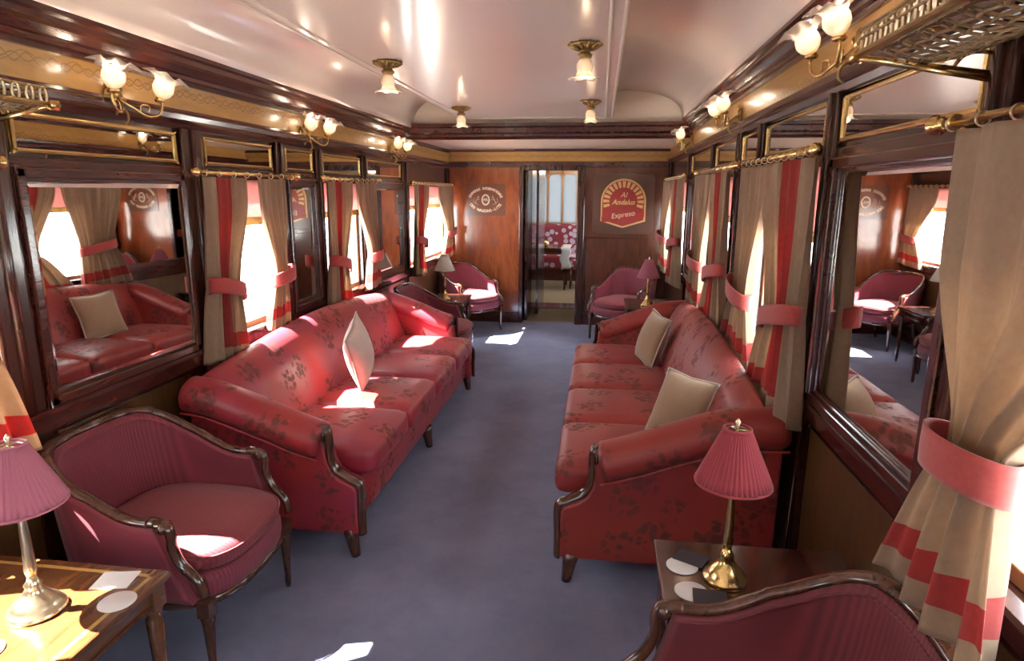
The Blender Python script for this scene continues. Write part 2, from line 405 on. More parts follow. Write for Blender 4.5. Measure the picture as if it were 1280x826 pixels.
# mirrors
def mirror(s, a, c, z0, z1, label, name='wall_mirror', brass=False, group=None, ajar=0):
    x = s*W
    t = thing(name, label, 'mirror', (x, (a+c)/2, z0), 0, group); h = (c-a)/2; H = z1-z0; n = -s
    b = MB()
    if brass:
        w = .016
        for q in ((-h, h, 0, w), (-h, h, H-w, H), (-h, -h+w, 0, H), (h-w, h, 0, H)):
            b.box(*sorted((0, n*.014)), *q)
        b.build('frame', M['brass'], t, bevel=.005)
        MB().box(*sorted((n*.001, n*.006)), -h+w, h-w, w, H-w).build('mirror_glass', M['mirror'], t)
    else:
        w = .035
        for q in ((-h, h, 0, w), (-h, h, H-w, H), (-h, -h+w, 0, H), (h-w, h, 0, H)):
            b.box(*sorted((0, n*.03)), *q)
        w2 = .05
        for q in ((-h, h, 0, w2), (-h, h, H-w2, H), (-h, -h+w2, 0, H), (h-w2, h, 0, H)):
            b.box(*sorted((0, n*.016)), *q)
        b.build('frame', M['mahogany'], t, bevel=.006)
        # bevelled-edge plate
        g = MB(); e = .018; y_, z_ = h-.045, H/2-.045; zc = H/2
        xo, xi = n*.003, n*.007
        def P(q): return [g.bm.verts.new((p[0], p[1]*1, zc+p[2])) for p in q]
        O = P([(xo, -y_, -z_), (xo, y_, -z_), (xo, y_, z_), (xo, -y_, z_)]); I = P([(xi, -y_+e, -z_+e), (xi, y_-e, -z_+e), (xi, y_-e, z_-e), (xi, -y_+e, z_-e)])
        g.bm.faces.new(I)
        for i in range(4): g.bm.faces.new((O[i], O[(i+1) % 4], I[(i+1) % 4], I[i]))
        g.bm.faces.new([g.bm.verts.new((0.0005*n, v.co.y, v.co.z)) for v in O])
        pl = g.build('mirror_glass', M['mirror'], t)
        if ajar: pl.rotation_euler = (0, 0, ajar); pl.location = (n*.012, 0, 0)
    return t
mirror(-1, 1.83, 2.67, .885, 1.69, 'large mirror in dark wood above the near left armchair', ajar=-.035)
mirror(-1, 3.63, 4.03, .885, 1.69, 'narrow dark framed mirror between the first two windows behind the left sofa')
mirror(-1, 4.98, 5.87, .885, 1.69, 'broad dark framed mirror on the left wall near the far armchairs')
mirror(1, 1.50, 2.335, .885, 1.735, 'large mirror in dark wood beside the big near right curtain')
mirror(1, 3.425, 3.855, .885, 1.735, 'narrow dark framed mirror between curtains behind the right sofa')
mirror(1, 4.815, 5.915, .885, 1.735, 'dark framed mirror on the right wall beyond the sofa curtains')
TL = [(1.85, 2.66, 'above the large left mirror'), (2.86, 3.49, 'above the first left window behind the sofa'), (3.65, 4.01, 'small one between the first two left windows'),
      (4.16, 4.84, 'above the second left window'), (4.99, 5.86, 'above the broad far mirror')]
for a, c, w in TL: mirror(-1, a, c, 1.735, 1.865, 'brass framed transom mirror, left wall, '+w, 'transom_mirror', True, 'brass framed transom mirrors')
TR = [(1.51, 2.32, 'above the large right mirror'), (2.47, 3.32, 'above the nearest striped curtain'), (3.45, 3.84, 'small one between two curtained windows'),
      (3.97, 4.70, 'above the second curtained window'), (4.83, 5.9, 'nearest the far end wall')]
for a, c, w in TR: mirror(1, a, c, 1.785, 1.935, 'brass framed transom mirror, right wall, '+w, 'transom_mirror', True, 'brass framed transom mirrors')

# end wall with doorway
DX0, DX1, DZ = -.40, .255, 1.87
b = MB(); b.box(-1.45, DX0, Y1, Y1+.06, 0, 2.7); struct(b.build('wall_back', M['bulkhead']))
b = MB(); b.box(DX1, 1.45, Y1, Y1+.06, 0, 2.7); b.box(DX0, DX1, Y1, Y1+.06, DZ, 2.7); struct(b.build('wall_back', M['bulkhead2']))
struct(MB().box(-1.33, 1.33, Y1-.015, Y1, 1.975, 2.085).build('trim_10', M['frieze']))
struct(MB().box(-1.33, 1.33, Y1-.025, Y1, 2.085, 2.10).build('trim_11', M['mahogany']))
struct(MB().box(-1.33, 1.33, Y1-.02, Y1, 1.905, 1.975).build('trim_12', M['mahogany'], bevel=.006))
b = MB(); b.box(-.5, .42, Y1-.08, Y1-.02, 2.085, 2.112); struct(b.build('trim_13', M['mahogany'], bevel=.004))   # door track
b = MB()
b.box(DX0-.05, DX0+.0, Y1-.03, Y1+.1, 0, DZ+.05); b.box(DX1, DX1+.09, Y1-.04, Y1+.1, 0, DZ+.05); b.box(DX0-.05, DX1+.09, Y1-.03, Y1+.1, DZ, DZ+.06)
struct(b.build('trim_14', M['mahogany_v'], bevel=.008))
for xa, xb in ((-1.31, DX0-.05), (DX1+.09, 1.31)): struct(MB().box(xa, xb, Y1-.02, Y1, 0, .13).build('baseboard_back', M['mahogany'], bevel=.006))
# panel mouldings of the end wall
b = MB()
b.tube([(.37, Y1-.004, .16), (1.24, Y1-.004, .16), (1.24, Y1-.004, 1.08), (.37, Y1-.004, 1.08)], .005, 6, closed=True)
struct(b.build('trim_15', M['mahogany']))
struct(MB().box(-1.45, 1.45, Y0-.1, Y0, 0, 2.7).build('wall_front', M['mahogany']))

# ceiling: dropped centre panel, side coves, cross beam, lower far ceiling
PL, PR, PZ = -.76, .62, 2.27
b = MB(); b.box(PL, PR, Y0, 5.97, PZ, 2.47); struct(b.build('ceiling', M['ceiling'], bevel=.01))
b = MB()
for x in (PL+.012, PL+.062, PR-.012, PR-.066): b.tube([(x, Y0, PZ), (x, 5.95, PZ)], .008, 8)
b.box(PL+.06, PR-.06, 5.88, 5.95, PZ-.012, PZ)
struct(b.build('trim_16', M['cream']))
for s, x0, zc, x1, zt in ((-1, 1.222, 2.19, .74, 2.48), (1, 1.222, 2.255, .60, 2.50)):
    b = MB()
    def cove(u, t):
        if u < .75:
            a = u/.75*PI/2; x = x0-(x0-(x1+.1))*(1-math.cos(a)); z = zc+(zt-zc)*math.sin(a)**.8 if a > 0 else zc
        else:
            x = (x1+.1)-(u-.75)/.25*.14; z = zt-.012*(u-.75)/.25
        return Vector((s*x, Y0+(5.97-Y0)*t, z))
    b.grid(cove, 24, 4)
    struct(b.build('ceiling', M['ceiling'], solid=.01))
    x = (PR if s > 0 else -PL)+.006
    struct(MB().box(*sorted((s*x, s*(x+.012))), Y0, 5.95, 2.455, 2.485).build('trim_17', M['cream'], bevel=.004))
struct(MB().box(-1.33, 1.33, 5.975, 6.02, 2.15, 2.7).build('wall_tympanum', M['cream']))
b = MB(); b.prism([(5.955, 2.09), (5.94, 2.11), (5.94, 2.13), (5.92, 2.145), (5.92, 2.185), (5.905, 2.195), (5.905, 2.225), (6.04, 2.225), (6.04, 2.09)], 'x', -1.33, 1.33)
struct(b.build('trim_18', M['mahogany']))
struct(MB().box(-1.33, 1.33, 6.02, Y1, 2.115, 2.16).build('ceiling', M['ceiling']))
struct(MB().box(-1.5, 1.5, Y0-.1, Y1+.1, 2.70, 2.74).build('roof', M['mahogany']))
# ------------------------------------------------------------------ next saloon seen through the doorway
struct(MB().box(-1.4, 1.4, Y1+.1, 12.6, -.08, -.002).build('floor', M['carpet2']))
struct(MB().box(DX0-.1, DX1+.1, 8.85, 9.25, -.002, .012).build('trim_19', M['mahogany'], bevel=.004))
struct(MB().box(-1.36, -1.30, 9.36, 12.4, 0, 2.2).build('wall_left', M['mahogany_v']))  # unseen panel added over the left window band to keep sun out
for s in (-1, 1):
    xa, xb = sorted((s*1.33, s*1.4)); struct(MB().box(xa, xb, 9.3, 12.5, 0, 1.25).build('wall_'+('left' if s < 0 else 'right'), M['mahogany_v']))
    struct(MB().box(xa, xb, 9.3, 12.5, 1.7, 2.5).build('wall_'+('left' if s < 0 else 'right'), M['mahogany_v']))
# vestibule walls
struct(MB().box(-.46, -.40, Y1+.06, 9.3, 0, 2.2).build('wall_vestibule', M['mahogany_v']))
struct(MB().box(.30, .36, Y1+.06, 9.3, 0, 2.2).build('wall_vestibule', M['mahogany_v']))
struct(MB().box(-.46, .36, Y1+.06, 9.3, 2.1, 2.2).build('ceiling', M['cream']))
b = MB(); b.box(-1.4, -.40, 9.3, 9.36, 0, 2.5); b.box(.30, 1.4, 9.3, 9.36, 0, 2.5); b.box(-.4, .3, 9.3, 9.36, 1.93, 2.5); b.box(-.30, -.265, 8.4, 9.3, 0, 2.0)
struct(b.build('wall_partition', M['mahogany_v']))
dr = struct(MB().box(-.395, -.355, 7.9, 8.42, .01, 1.92).build('door_1', M['mahogany_v'], bevel=.006))
MB().tube([(-.345, 8.34, .95), (-.32, 8.34, .95), (-.32, 8.27, .95)], .008, 8).build('door_handle', M['brass'], dr)
struct(MB().box(-1.4, 1.4, 9.36, 12.6, 2.2, 2.25).build('ceiling', M['cream']))
b = MB(); b.box(-1.4, 1.4, 12.4, 12.46, 0, 1.0); b.box(-1.4, 1.4, 12.4, 12.46, 2.02, 2.4)
struct(b.build('wall_far', M['bulkhead']))
b = MB()
fx = (-1.4, -.95, -.50, -.22, .07, .36, .8, 1.36)
for x in fx: b.box(x, x+.04, 12.37, 12.45, 1.0, 2.03)
for xa, xc in zip(fx, fx[1:]):
    xa += .04; hw = (xc-xa)/2; xm = (xa+xc)/2
    for sg in (-1, 1): b.prism([(xm+sg*hw, 1.96), (xm, 1.96)]+[(xm+sg*hw*math.sin(q/8*PI/2), 1.86+.09*math.cos(q/8*PI/2)) for q in range(9)], 'y', 12.38, 12.44)
b.box(-1.4, 1.4, 12.37, 12.45, 1.0, 1.04); b.box(-1.4, 1.4, 12.37, 12.45, 1.95, 2.03)
wf = struct(b.build('window_11', M['pale_wood'], bevel=.006))
MB().box(-1.38, 1.38, 12.42, 12.425, 1.03, 1.96).build('frosted_pane', M['frost'], wf)
struct(MB().box(-1.33, 1.33, 12.36, 12.4, 2.03, 2.14).build('trim_20', M['frieze']))
# bench, chair and table of the next saloon
t = thing('bench_seat', 'red and white floral bench seat in the saloon beyond the doorway', 'bench', (-.1, 12.0, 0))
MB().rbox((0, 0, .34), (.7, .3, .14), .05, 8, .02).build('seat', M['floral'], t)
MB().rbox((0, .27, .68), (.7, .1, .34), .06, 8).build('backrest', M['floral'], t)
MB().box(-.68, .68, -.25, .28, 0, .21).build('plinth', M['mahogany'], t, bevel=.01)
t = thing('dining_chair', 'floral covered armchair at the right of the far saloon table', 'chair', (.26, 10.95, 0), PI/2)
MB().rbox((0, 0, .42), (.24, .24, .07), .04, 8, .02).build('seat', M['floral'], t)
MB().rbox((0, -.22, .72), (.24, .06, .30), .05, 8).build('backrest', M['floral'], t)
for x in (-.2, .2):
    for y in (-.2, .2): MB().tube([(x, y, 0), (x, y, .36)], [.014, .022], 8).build('leg', M['chairwood'], t)
t = thing('dining_table', 'wooden table with a white cloth runner beyond the doorway', 'table', (-.26, 10.9, 0))
MB().box(-.42, .30, -.38, .38, .68, .71).build('tabletop', M['table'], t, bevel=.006)
MB().box(-.38, .26, -.34, .34, .60, .68).build('apron', M['table'], t)
for x in (-.35, .23):
    for y in (-.31, .31): MB().tube([(x, y, 0), (x, y, .6)], [.016, .028], 8).build('leg', M['table_dark'], t)
b = MB(); b.grid(lambda u, v: Vector((.16+.02*math.sin(v*9)+u*.16, -.385+.0*v, .712-.34*v)) , 8, 8); b.grid(lambda u, v: Vector((.16+u*.16, -.385+.75*v, .714)), 4, 4)
tag(b.build('table_runner', M['white'], loc=(-.26, 10.9, 0), solid=.003), 'white cloth hanging over the front of the table beyond the doorway', 'cloth')
b = MB(); b.lathe([(.04, 0), (.06, .02), (.075, .06), (.05, .09), (.04, .1)], (0, 0, 0), 20)
tag(b.build('table_bowl', M['brass'], loc=(-.38, 10.8, .711)), 'small golden bowl on the table beyond the doorway', 'bowl')

# ------------------------------------------------------------------ outside
struct(MB().box(-30, -2.3, -20, 30, -.75, -.7).build('ground', M['ground']))
struct(MB().box(2.3, 30, -20, 30, -.75, -.7).build('ground', M['ground']))
t = thing('platform_railing', 'pale horizontal rails seen through the first left window', 'railing', (-4.6, 4.5, -.7))
b = MB()
for z in (.5, .8, 1.1, 1.4, 1.7): b.tube([(0, -6, z), (0, 9, z)], .018, 8)
b.build('rail', simple('grey_rail', (.42, .43, .45), .5), t)
for y in range(-6, 10, 2): MB().tube([(0, y, 0), (0, y, 1.75)], .03, 8).build('post', M['trim_braid'], t)

# ------------------------------------------------------------------ sofas
def make_sofa(loc, rz, mat, label, vb=.03):
    """local x = length, +y = front, z up; back against the wall"""
    t = thing('sofa', label, 'sofa', loc, rz); L = 1.30
    b = MB(); b.rbox((0, .42, .23), (L-.06, .345, .115), .03, 6); b.build('seat_base', mat, t)
    # two camel backs in one upholstered backrest
    def H(x): return .79 + .10*math.cos(x/(L-.0)*PI/2)**.8 if abs(x) < L else .79
    def sec(u, v):
        x = -L+.05+(2*L-.10)*u; h = H(x); e = 1-abs(2*u-1)**10
        th = v*2*PI
        # closed section: parametric superellipse from the seat to the top, leaning back
        zc = .33+(h-.33)/2; hz = (h-.33)/2; c, s_ = math.cos(th), math.sin(th)
        q = .55
        pz = zc+hz*math.copysign(abs(s_)**q, s_); py = math.copysign(abs(c)**q, c)
        thick = .10+.035*(1-((pz-.5)/.4)**2 if abs(pz-.5) < .4 else 0)
        lean = .20-.15*(pz-.33)/(h-.33)
        yy = lean + (thick*(.55+.45*e))*py
        return Vector((x, max(.075, yy)+(vb-.03)*.65, pz))
    b = MB(); V = b.grid(sec, 56, 36, closev=True); b.cap(V[0], True); b.cap(V[-1]); b.build('backrest', mat, t)
    # seat cushions
    n = 4; w = (2*L-.30)/n
    for i in range(n):
        cx = -L+.15+w*(i+.5)
        b = MB(); b.rbox((cx, .50, .405), (w/2-.003, .335, .07), .045, 10, .028)
        b.build('seat_cushion', mat, t)
    # arms
    for sg in (-1, 1):
        xo = sg*(L-.02)
        pts = [(vb+.01, .12), (vb+.01, .735), (.25, .68), (.50, .60), (.66, .56), (.665, .50), (.672, .45), (.695, .405), (.735, .375), (.785, .355), (.80, .33), (.80, .12)]
        b = MB(); b.prism(pts, 'x', *sorted((xo, xo-sg*.11)))
        arm = b.build('arm', mat, t, bevel=.012)
        path = bez([(xo-sg*.03, vb, .735), (xo-sg*.03, .15, .718), (xo-sg*.032, .35, .650), (xo-sg*.035, .52, .585), (xo-sg*.035, .64, .548)], 8)
        N = len(path); rr = []
        for i in range(N):
            f = 1 if 0 < i < N-1 else .8
            rr.append((.080*f, .098*f))
        b = MB(); b.tube(path, [(r[0], r[1]) for r in rr], 20); b.build('arm_roll', mat, arm)
        # piping under the roll
        b = MB(); b.tube([(p.x+sg*.074, p.y, p.z-.068) for p in path], .006, 6); b.build('piping', mat, arm)
        # carved front edge
        tr = bez([(xo-sg*.035, .650, .615), (xo-sg*.02, .672, .60), (xo-sg*.02, .678, .55), (xo-sg*.02, .68, .48), (xo-sg*.02, .705, .42), (xo-sg*.02, .76, .385), (xo-sg*.02, .803, .362), (xo-sg*.02, .815, .32), (xo-sg*.02, .812, .22), (xo-sg*.02, .812, .115)], 6)
        b = MB(); b.tube(tr, [(.011, .021) if i > 8 else (.010, .030-.001*i) for i in range(len(tr))], 12)
        b.lathe([(0, 0), (.035, .003), (.045, .010), (.03, .018), (.018, .014), (.010, .022), (0, .023)], (xo-sg*.035, .648, .575), 20, 'y')
        b.build('arm_trim', M['chairwood'], arm)
    # legs
    for x in (-L+.05, -.02, L-.05):
        b = MB(); b.tube([(x, .77, 0), (x, .765, .03), (x, .755, .10), (x, .75, .14)], [.021, .024, .033, .036], 12); b.build('leg', M['chairwood'], t)
        b = MB(); b.tube([(x, .07, 0), (x, .08, .14)], [.02, .032], 8); b.build('leg', M['chairwood'], t)
    return t
SLy, SRy = 3.72, 3.70
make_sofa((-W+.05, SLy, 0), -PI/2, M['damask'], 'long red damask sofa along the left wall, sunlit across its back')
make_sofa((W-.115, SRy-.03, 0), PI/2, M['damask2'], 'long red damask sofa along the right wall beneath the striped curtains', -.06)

# ------------------------------------------------------------------ armchairs
def make_chair(loc, rz, label, mats=None, group='rose barrel armchairs'):
    """local x width, +y front"""
    t = thing('armchair', label, 'armchair', loc, rz, group)
    inner, seatm = mats or (M['rib'], M['rib_y']); a, yb, yf = .30, -.30, .15
    def plan(s, grow=0, front=0):      # s in [-1,1] round the back
        th = (1-s)*PI/2                 # s=1 -> right(+x), s=0 -> back, s=-1 -> left
        q = abs(s)
        if q > .62:
            f = (q-.62)/.38; yl = -.06+(yf+front+.06)*f; x = math.copysign(a+grow, s)*(1-.0*f); return x, yl
        ang = q/.62*PI/2; n_ = 2.6
        x = math.copysign((a+grow)*abs(math.sin(ang))**(2/n_), s); y = -.06-(.24+grow)*abs(math.cos(ang))**(2/n_)
        return x, y
    def ztop(s):
        q = abs(s); return .572+.178*(1-sstep(.24, .90, q))+.010*math.cos(q*PI/2)
    N = 60
    def shell(off):
        def fn(u, v):
            s = -1+2*u; x, y = plan(s, off, 0); zt = ztop(s); xb, ybm = plan(s, off-.015, .10)
            # v=0 bottom, 1 top ; backrest rakes back with height
            z = .30+(zt-.30)*v
            k_ = v**.8; rk = -.035*v*(1-sstep(.3, .9, abs(s)))
            return Vector((xb+(x-xb)*k_, ybm+(y-ybm)*k_+rk, z))
        return fn
    b = MB(); fi, fo = shell(-.028), shell(.008)
    Vi = b.grid(fi, N, 12); Vo = b.grid(fo, N, 12)
    for i in range(N):
        b.bm.faces.new((Vi[i][12], Vi[i+1][12], Vo[i+1][12], Vo[i][12])); b.bm.faces.new((Vi[i][0], Vi[i+1][0], Vo[i+1][0], Vo[i][0]))
    for j in range(12):
        b.bm.faces.new((Vi[0][j], Vi[0][j+1], Vo[0][j+1], Vo[0][j])); b.bm.faces.new((Vi[N][j], Vi[N][j+1], Vo[N][j+1], Vo[N][j]))
    b.build('backrest', inner, t)
    # crest rail + arm posts, one carved sweep
    top = []
    for i in range(N+1):
        s = -1+2*i/N; x, y = plan(s, -.008); rk = -.035*(1-sstep(.3, .9, abs(s))); top.append(Vector((x, y+rk, ztop(s)+.010)))
    b = MB(); b.tube(top, [(.013, .020)]*len(top), 12)
    b.build('crest_rail', M['chairwood'], t)
    b = MB(); b.tube([fi(i/80, .945)+Vector((0, 0, .0)) for i in range(81)], .0045, 6); b.build('gimp_braid', seatm, t)
    for sg in (-1, 1):
        b = MB(); p = bez([(sg*.292, yf-.02, .588), (sg*.292, yf+.035, .578), (sg*.292, yf+.05, .545), (sg*.290, yf+.05, .50), (sg*.288, yf+.075, .44), (sg*.285, yf+.125, .385), (sg*.283, yf+.14, .33)], 6)
        n_ = len(p); b.tube(p, [(.016, .023)]*4+[(.015, .019)]*(n_-4), 12)
        b.lathe([(0, -.026), (.014, -.024), (.018, -.012), (.018, .012), (.014, .024), (0, .026)], (sg*.292, yf+.03, .572), 16, 'x')
        b.build('arm_post', M['chairwood'], t)
    # seat frame: D-shaped upholstered apron
    def dplan(th, gx, gf, gb):
        c, s_ = math.cos(th), math.sin(th); n_ = 3.2
        x = gx*math.copysign(abs(c)**(2/n_), c); y = (gf if s_ > 0 else gb)*math.copysign(abs(s_)**(2/n_), s_)
        return x, y
    def dring(prof):
        b = MB()
        def fn(u, v):
            i = int(round(v*(len(prof)-1))); z, k_ = prof[i]; x, y = dplan(u*2*PI, .285*k_, .33*k_, .29*k_); return Vector((x, y+.0, z))
        V = b.grid(fn, 48, len(prof)-1, closeu=True); b.cap([c[0] for c in V], True); b.cap([c[-1] for c in V]); return b
    dring([(.285, .98), (.285, 1.0), (.31, 1.015), (.345, 1.02), (.37, 1.0), (.375, .96)]).build('seat_frame', inner, t)
    dring([(.262, .97), (.262, 1.01), (.268, 1.02), (.286, 1.02), (.290, 1.0)]).build('seat_rail', M['chairwood'], t)
    b = MB()
    def cush(u, v):
        x, y = dplan(u*2*PI, .262, .335, .26)
        pr = [(.0, .372), (.5, .372), (.95, .374), (1.0, .388), (1.02, .41), (1.0, .434), (.93, .452), (.75, .466), (.5, .475), (.25, .479), (0, .48)]
        k_, z = pr[int(round(v*10))]; return Vector((x*k_, y*k_, z))
    b.grid(cush, 48, 10, closeu=True); b.build('seat_cushion', seatm, t)
    b = MB(); b.tube([(dplan(i/48*2*PI, .268, .342, .265)[0], dplan(i/48*2*PI, .268, .342, .265)[1], .43) for i in range(48)], .0045, 6, closed=True); b.build('piping', seatm, t)
    for sg in (-1, 1):
        b = MB(); x, y = sg*.262, .275
        b.box(x-.022, x+.022, y-.022, y+.022, .245, .30)
        b.tube([(x, y, .25), (x, y, .235), (x, y, .22), (x, y, .06), (x, y, .03), (x, y, 0)], [.018, .024, .021, .012, .014, .010], 12)
        b.build('leg', M['chairwood'], t)
        b = MB(); b.tube([(sg*.21, -.22, .28), (sg*.215, -.25, .12), (sg*.22, -.29, 0)], [.02, .016, .012], 10); b.build('leg', M['chairwood'], t)
    return t
ch = make_chair((-.98, 1.95, 0), -PI/2, 'rose armchair at near left between small table and sofa')
dup(ch, (-.93, 5.50, 0), -PI/2, 'rose armchair just beyond the far end of the left sofa')
dup(ch, (-.98, 7.28, 0), -PI*.70, 'rose armchair in the far left corner with sunlit seat')
dup(ch, (.83, 7.12, 0), PI*.82, 'rose armchair in the far right corner beside the pink lamp')
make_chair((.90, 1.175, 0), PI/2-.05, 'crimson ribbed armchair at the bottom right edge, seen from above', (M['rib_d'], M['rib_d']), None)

# ------------------------------------------------------------------ side tables
def make_table(loc, sx, sy, h, mat, label):
    """centre at loc, half sizes"""
    t = thing('side_table', label, 'table', loc)
    MB().box(-sx, sx, -sy, sy, h-.022, h).build('tabletop', mat, t, bevel=.007)
    b = MB(); e = .03
    for q in ((-sx+e, sx-e, -sy+e, -sy+e+.012), (-sx+e, sx-e, sy-e-.012, sy-e), (-sx+e, -sx+e+.012, -sy+e, sy-e), (sx-e-.012, sx-e, -sy+e, sy-e)): b.box(*q, h-.001, h+.0006)
    if mat is M['table']: b.build('inlay_band', M['inlay'], t)
    else: b.bm.free()
    b = MB(); b.box(-sx+.03, sx-.03, -sy+.03, sy-.03, h-.085, h-.022); b.build('apron', mat, t)
    b = MB()
    for z in (h-.03, h-.078): b.tube([(-sx+.026, -sy+.026, z), (sx-.026, -sy+.026, z), (sx-.026, sy-.026, z), (-sx+.026, sy-.026, z)], .006, 6, closed=True)
    b.build('moulding', mat, t)
    for x in (-sx+.04, sx-.04):
        for y in (-sy+.04, sy-.04):
            b = MB(); b.box(x-.024, x+.024, y-.024, y+.024, h-.095, h-.022)
            b.tube([(x, y, h-.09), (x, y, h-.105), (x, y, h-.115), (x, y, h-.13), (x, y, .10), (x, y, .05), (x, y, 0)], [.018, .025, .017, .024, .014, .017, .010], 14)
            b.build('leg', mat, t)
    return t
TLh, TRh = .56, .545
make_table((-.975, 1.04, 0), .335, .43, TLh, M['table'], 'sunlit walnut side table with inlaid edge at the bottom left')
make_table((1.02, 1.70, 0), .28, .17, TRh, M['table_dark'], 'dark glossy mahogany side table between right sofa and near armchair')
make_table((-1.05, 6.28, 0), .26, .26, .55, M['table_dark'], 'dark side table between the two far left armchairs')
make_table((1.05, 5.95, 0), .26, .30, .60, M['table_dark'], 'dark side table beyond the right sofa under the pink lamp')

# ------------------------------------------------------------------ table lamps
def make_lamp(loc, h, shade, label, base=None, rb=.062, rs=.10):
    t = thing('table_lamp', label, 'lamp', loc); base = base or M['brass']
    k_ = h/.46
    b = MB(); b.lathe([(0, 0), (rb, 0), (rb, .008), (rb*.97, .014), (rb*.85, .018), (rb*.83, .026), (rb*.6, .040), (.026, .055), (.018, .07), (.021, .078), (.014, .088), (.010, .10)], (0, 0, 0), 32); b.build('base', base, t)
    b = MB(); b.lathe([(.011, .098), (.015, .12), (.013, .14), (.0115, .20), (.009, .26), (.0085, h*.62), (.012, h*.64), (.009, h*.66), (.004, h*.68), (.004, h*.97), (0, h*.97)], (0, 0, 0), 20); b.build('stem', base, t)
    # pleated empire shade with thickness
    zb, zt, r0, r1 = h-.175, h-.02, rs, rs*.34
    def fn(u, v):
        th = u*2*PI; r = r0+(r1-r0)*v; pl = .0035*(1-.5*v)*math.cos(th*44)
        z = zb+(zt-zb)*v
        return Vector(((r+pl)*math.cos(th), (r+pl)*math.sin(th), z))
    b = MB(); b.grid(fn, 176, 6, closeu=True); sh = b.build('lamp_shade', shade, t, solid=.0016)
    b = MB()
    b.tube([((r0+.001)*math.cos(a/32*2*PI), (r0+.001)*math.sin(a/32*2*PI), zb) for a in range(32)], .004, 6, closed=True)
    b.build('shade_trim', shade, sh); b = MB()
    b.tube([((r1+.001)*math.cos(a/24*2*PI), (r1+.001)*math.sin(a/24*2*PI), zt) for a in range(24)], .004, 6, closed=True)
    b.build('shade_trim', shade, sh)
    b = MB()
    b.tube([((r1-.004)*math.cos(a/24*2*PI), (r1-.004)*math.sin(a/24*2*PI), zt-.006) for a in range(24)], .003, 6, closed=True)
    for a in range(3): b.tube([(0, 0, zt-.003), ((r1-.004)*math.cos(a*2*PI/3), (r1-.004)*math.sin(a*2*PI/3), zt-.006)], .0025, 6)
    b.lathe([(.003, zt-.02), (.004, zt), (.009, zt+.004), (.004, zt+.010), (.008, zt+.018), (.003, zt+.026), (0, zt+.03)], (0, 0, 0), 14)
    b.build('finial', M['brass_pale'], t)
    return t
make_lamp((.925, 1.675, TRh), .475, M['shade_red'], 'brass lamp with pleated red shade on the dark near right table')
make_lamp((-.862, 1.255, TLh), .475, M['shade_pink'], 'lamp with pale pink pleated shade in sunlight on the near left table', M['brass_pale'], .066, .102)
make_lamp((-1.0, 6.2, .55), .47, M['lining'], 'small lamp with white shade between the far left armchairs')
make_lamp((.99, 5.86, .60), .44, M['shade_pink'], 'small lamp with pink shade beside the far right armchair')

# coasters, cards
def coaster(x, y, h, label):
    b = MB(); b.lathe([(0, 0), (.044, 0), (.046, .0015), (.044, .003), (0, .003)], (0, 0, 0), 32)
    tag(b.build('coaster', M['white'], loc=(x, y, h+.001)), label, 'coaster', 'white round coasters')
coaster(.812, 1.722, TRh, 'white round coaster half under the upper dark card on right table')
coaster(.822, 1.60, TRh, 'white round coaster nearest the crimson armchair on right table')
coaster(-.685, 1.315, TLh, 'white round coaster beside the lamp on the left table')
coaster(-.86, 1.10, TLh, 'white round coaster at the bottom left corner of the photo')
tag(MB().box(-.05, .05, -.04, .04, 0, .002).build('drinks_card', M['white'], loc=(-.76, 1.40, TLh+.001), rot=(0, 0, .2), bevel=.0008), 'card coloured pale for the sun on it near the back corner of left table', 'card')  # white colour stands for the sun's glare on the card
def card(x, y, h, rz, label, sx=.045, sy=.034):
    tag(MB().box(-sx, sx, -sy, sy, 0, .002).build('drinks_card', M['navy'], loc=(x, y, h), rot=(0, 0, rz), bevel=.0008), label, 'card', 'dark navy cards')
card(.842, 1.762, TRh+.0045, -.5, 'dark navy card lying over the coaster farthest from the crimson armchair')
card(.868, 1.575, TRh+.0045, -.1, 'dark navy card lying over the coaster close to the crimson armchair')

# ------------------------------------------------------------------ throw cushions
def cushion(loc, rot, hw, hh, mat, label, pat=False):
    t = thing('throw_cushion', label, 'cushion', loc); t.rotation_euler = rot
    b = MB()
    def side(sg):
        def fn(u, v):
            x, y = 2*u-1, 2*v-1
            px = x*hw*(1-.06*(1-abs(y))**1.0*abs(x)**3+.03*abs(x*y)); py = y*hh*(1-.06*(1-abs(x))*abs(y)**3+.03*abs(x*y))
            return Vector((px, py, sg*.075*((1-x*x)**.55)*((1-y*y)**.55)))
        return fn
    b.grid(side(1), 18, 18); b.grid(side(-1), 18, 18); b.build('cover', mat, t)
    e = []
    for i in range(64):
        k_ = i/16; q = k_ % 1; sd = int(k_)
        x, y = [(-1+2*q, -1), (1, -1+2*q), (1-2*q, 1), (-1, 1-2*q)][sd]
        e.append((x*hw*(1-.06*(1-abs(y))+.03*abs(x*y)), y*hh*(1-.06*(1-abs(x))+.03*abs(x*y)), 0))
    b = MB(); b.tube(e, .006, 6, closed=True); b.build('piping', M['trim_braid'], t)
    return t
def face(nrm, up, spin=0):
    z = Vector(nrm).normalized(); y = (Vector(up)-Vector(up).dot(z)*z).normalized(); x = y.cross(z)
    m = Matrix((x, y, z)).transposed(); return (m @ Matrix.Rotation(spin, 3, 'Z')).to_euler()
cushion((.940, 2.88, .640), face((-.70, -.62, .42), (.25, .1, 1), .06), .145, .155, M['cushion_beige'], 'beige square cushion leaning on the right sofa nearest the red lamp')
cushion((.915, 4.30, .64), face((-1, -.30, .36), (.35, -.1, 1), .12), .16, .175, M['cushion_beige'], 'beige cushion leaning at the far arm of the right sofa')
cushion((-.83, 3.42, .70), face((.80, .10, .12), (-.30, .2, 1), .55), .16, .175, M['cushion_white'], 'pale ivory cushion standing on its corner against the left sofa back')

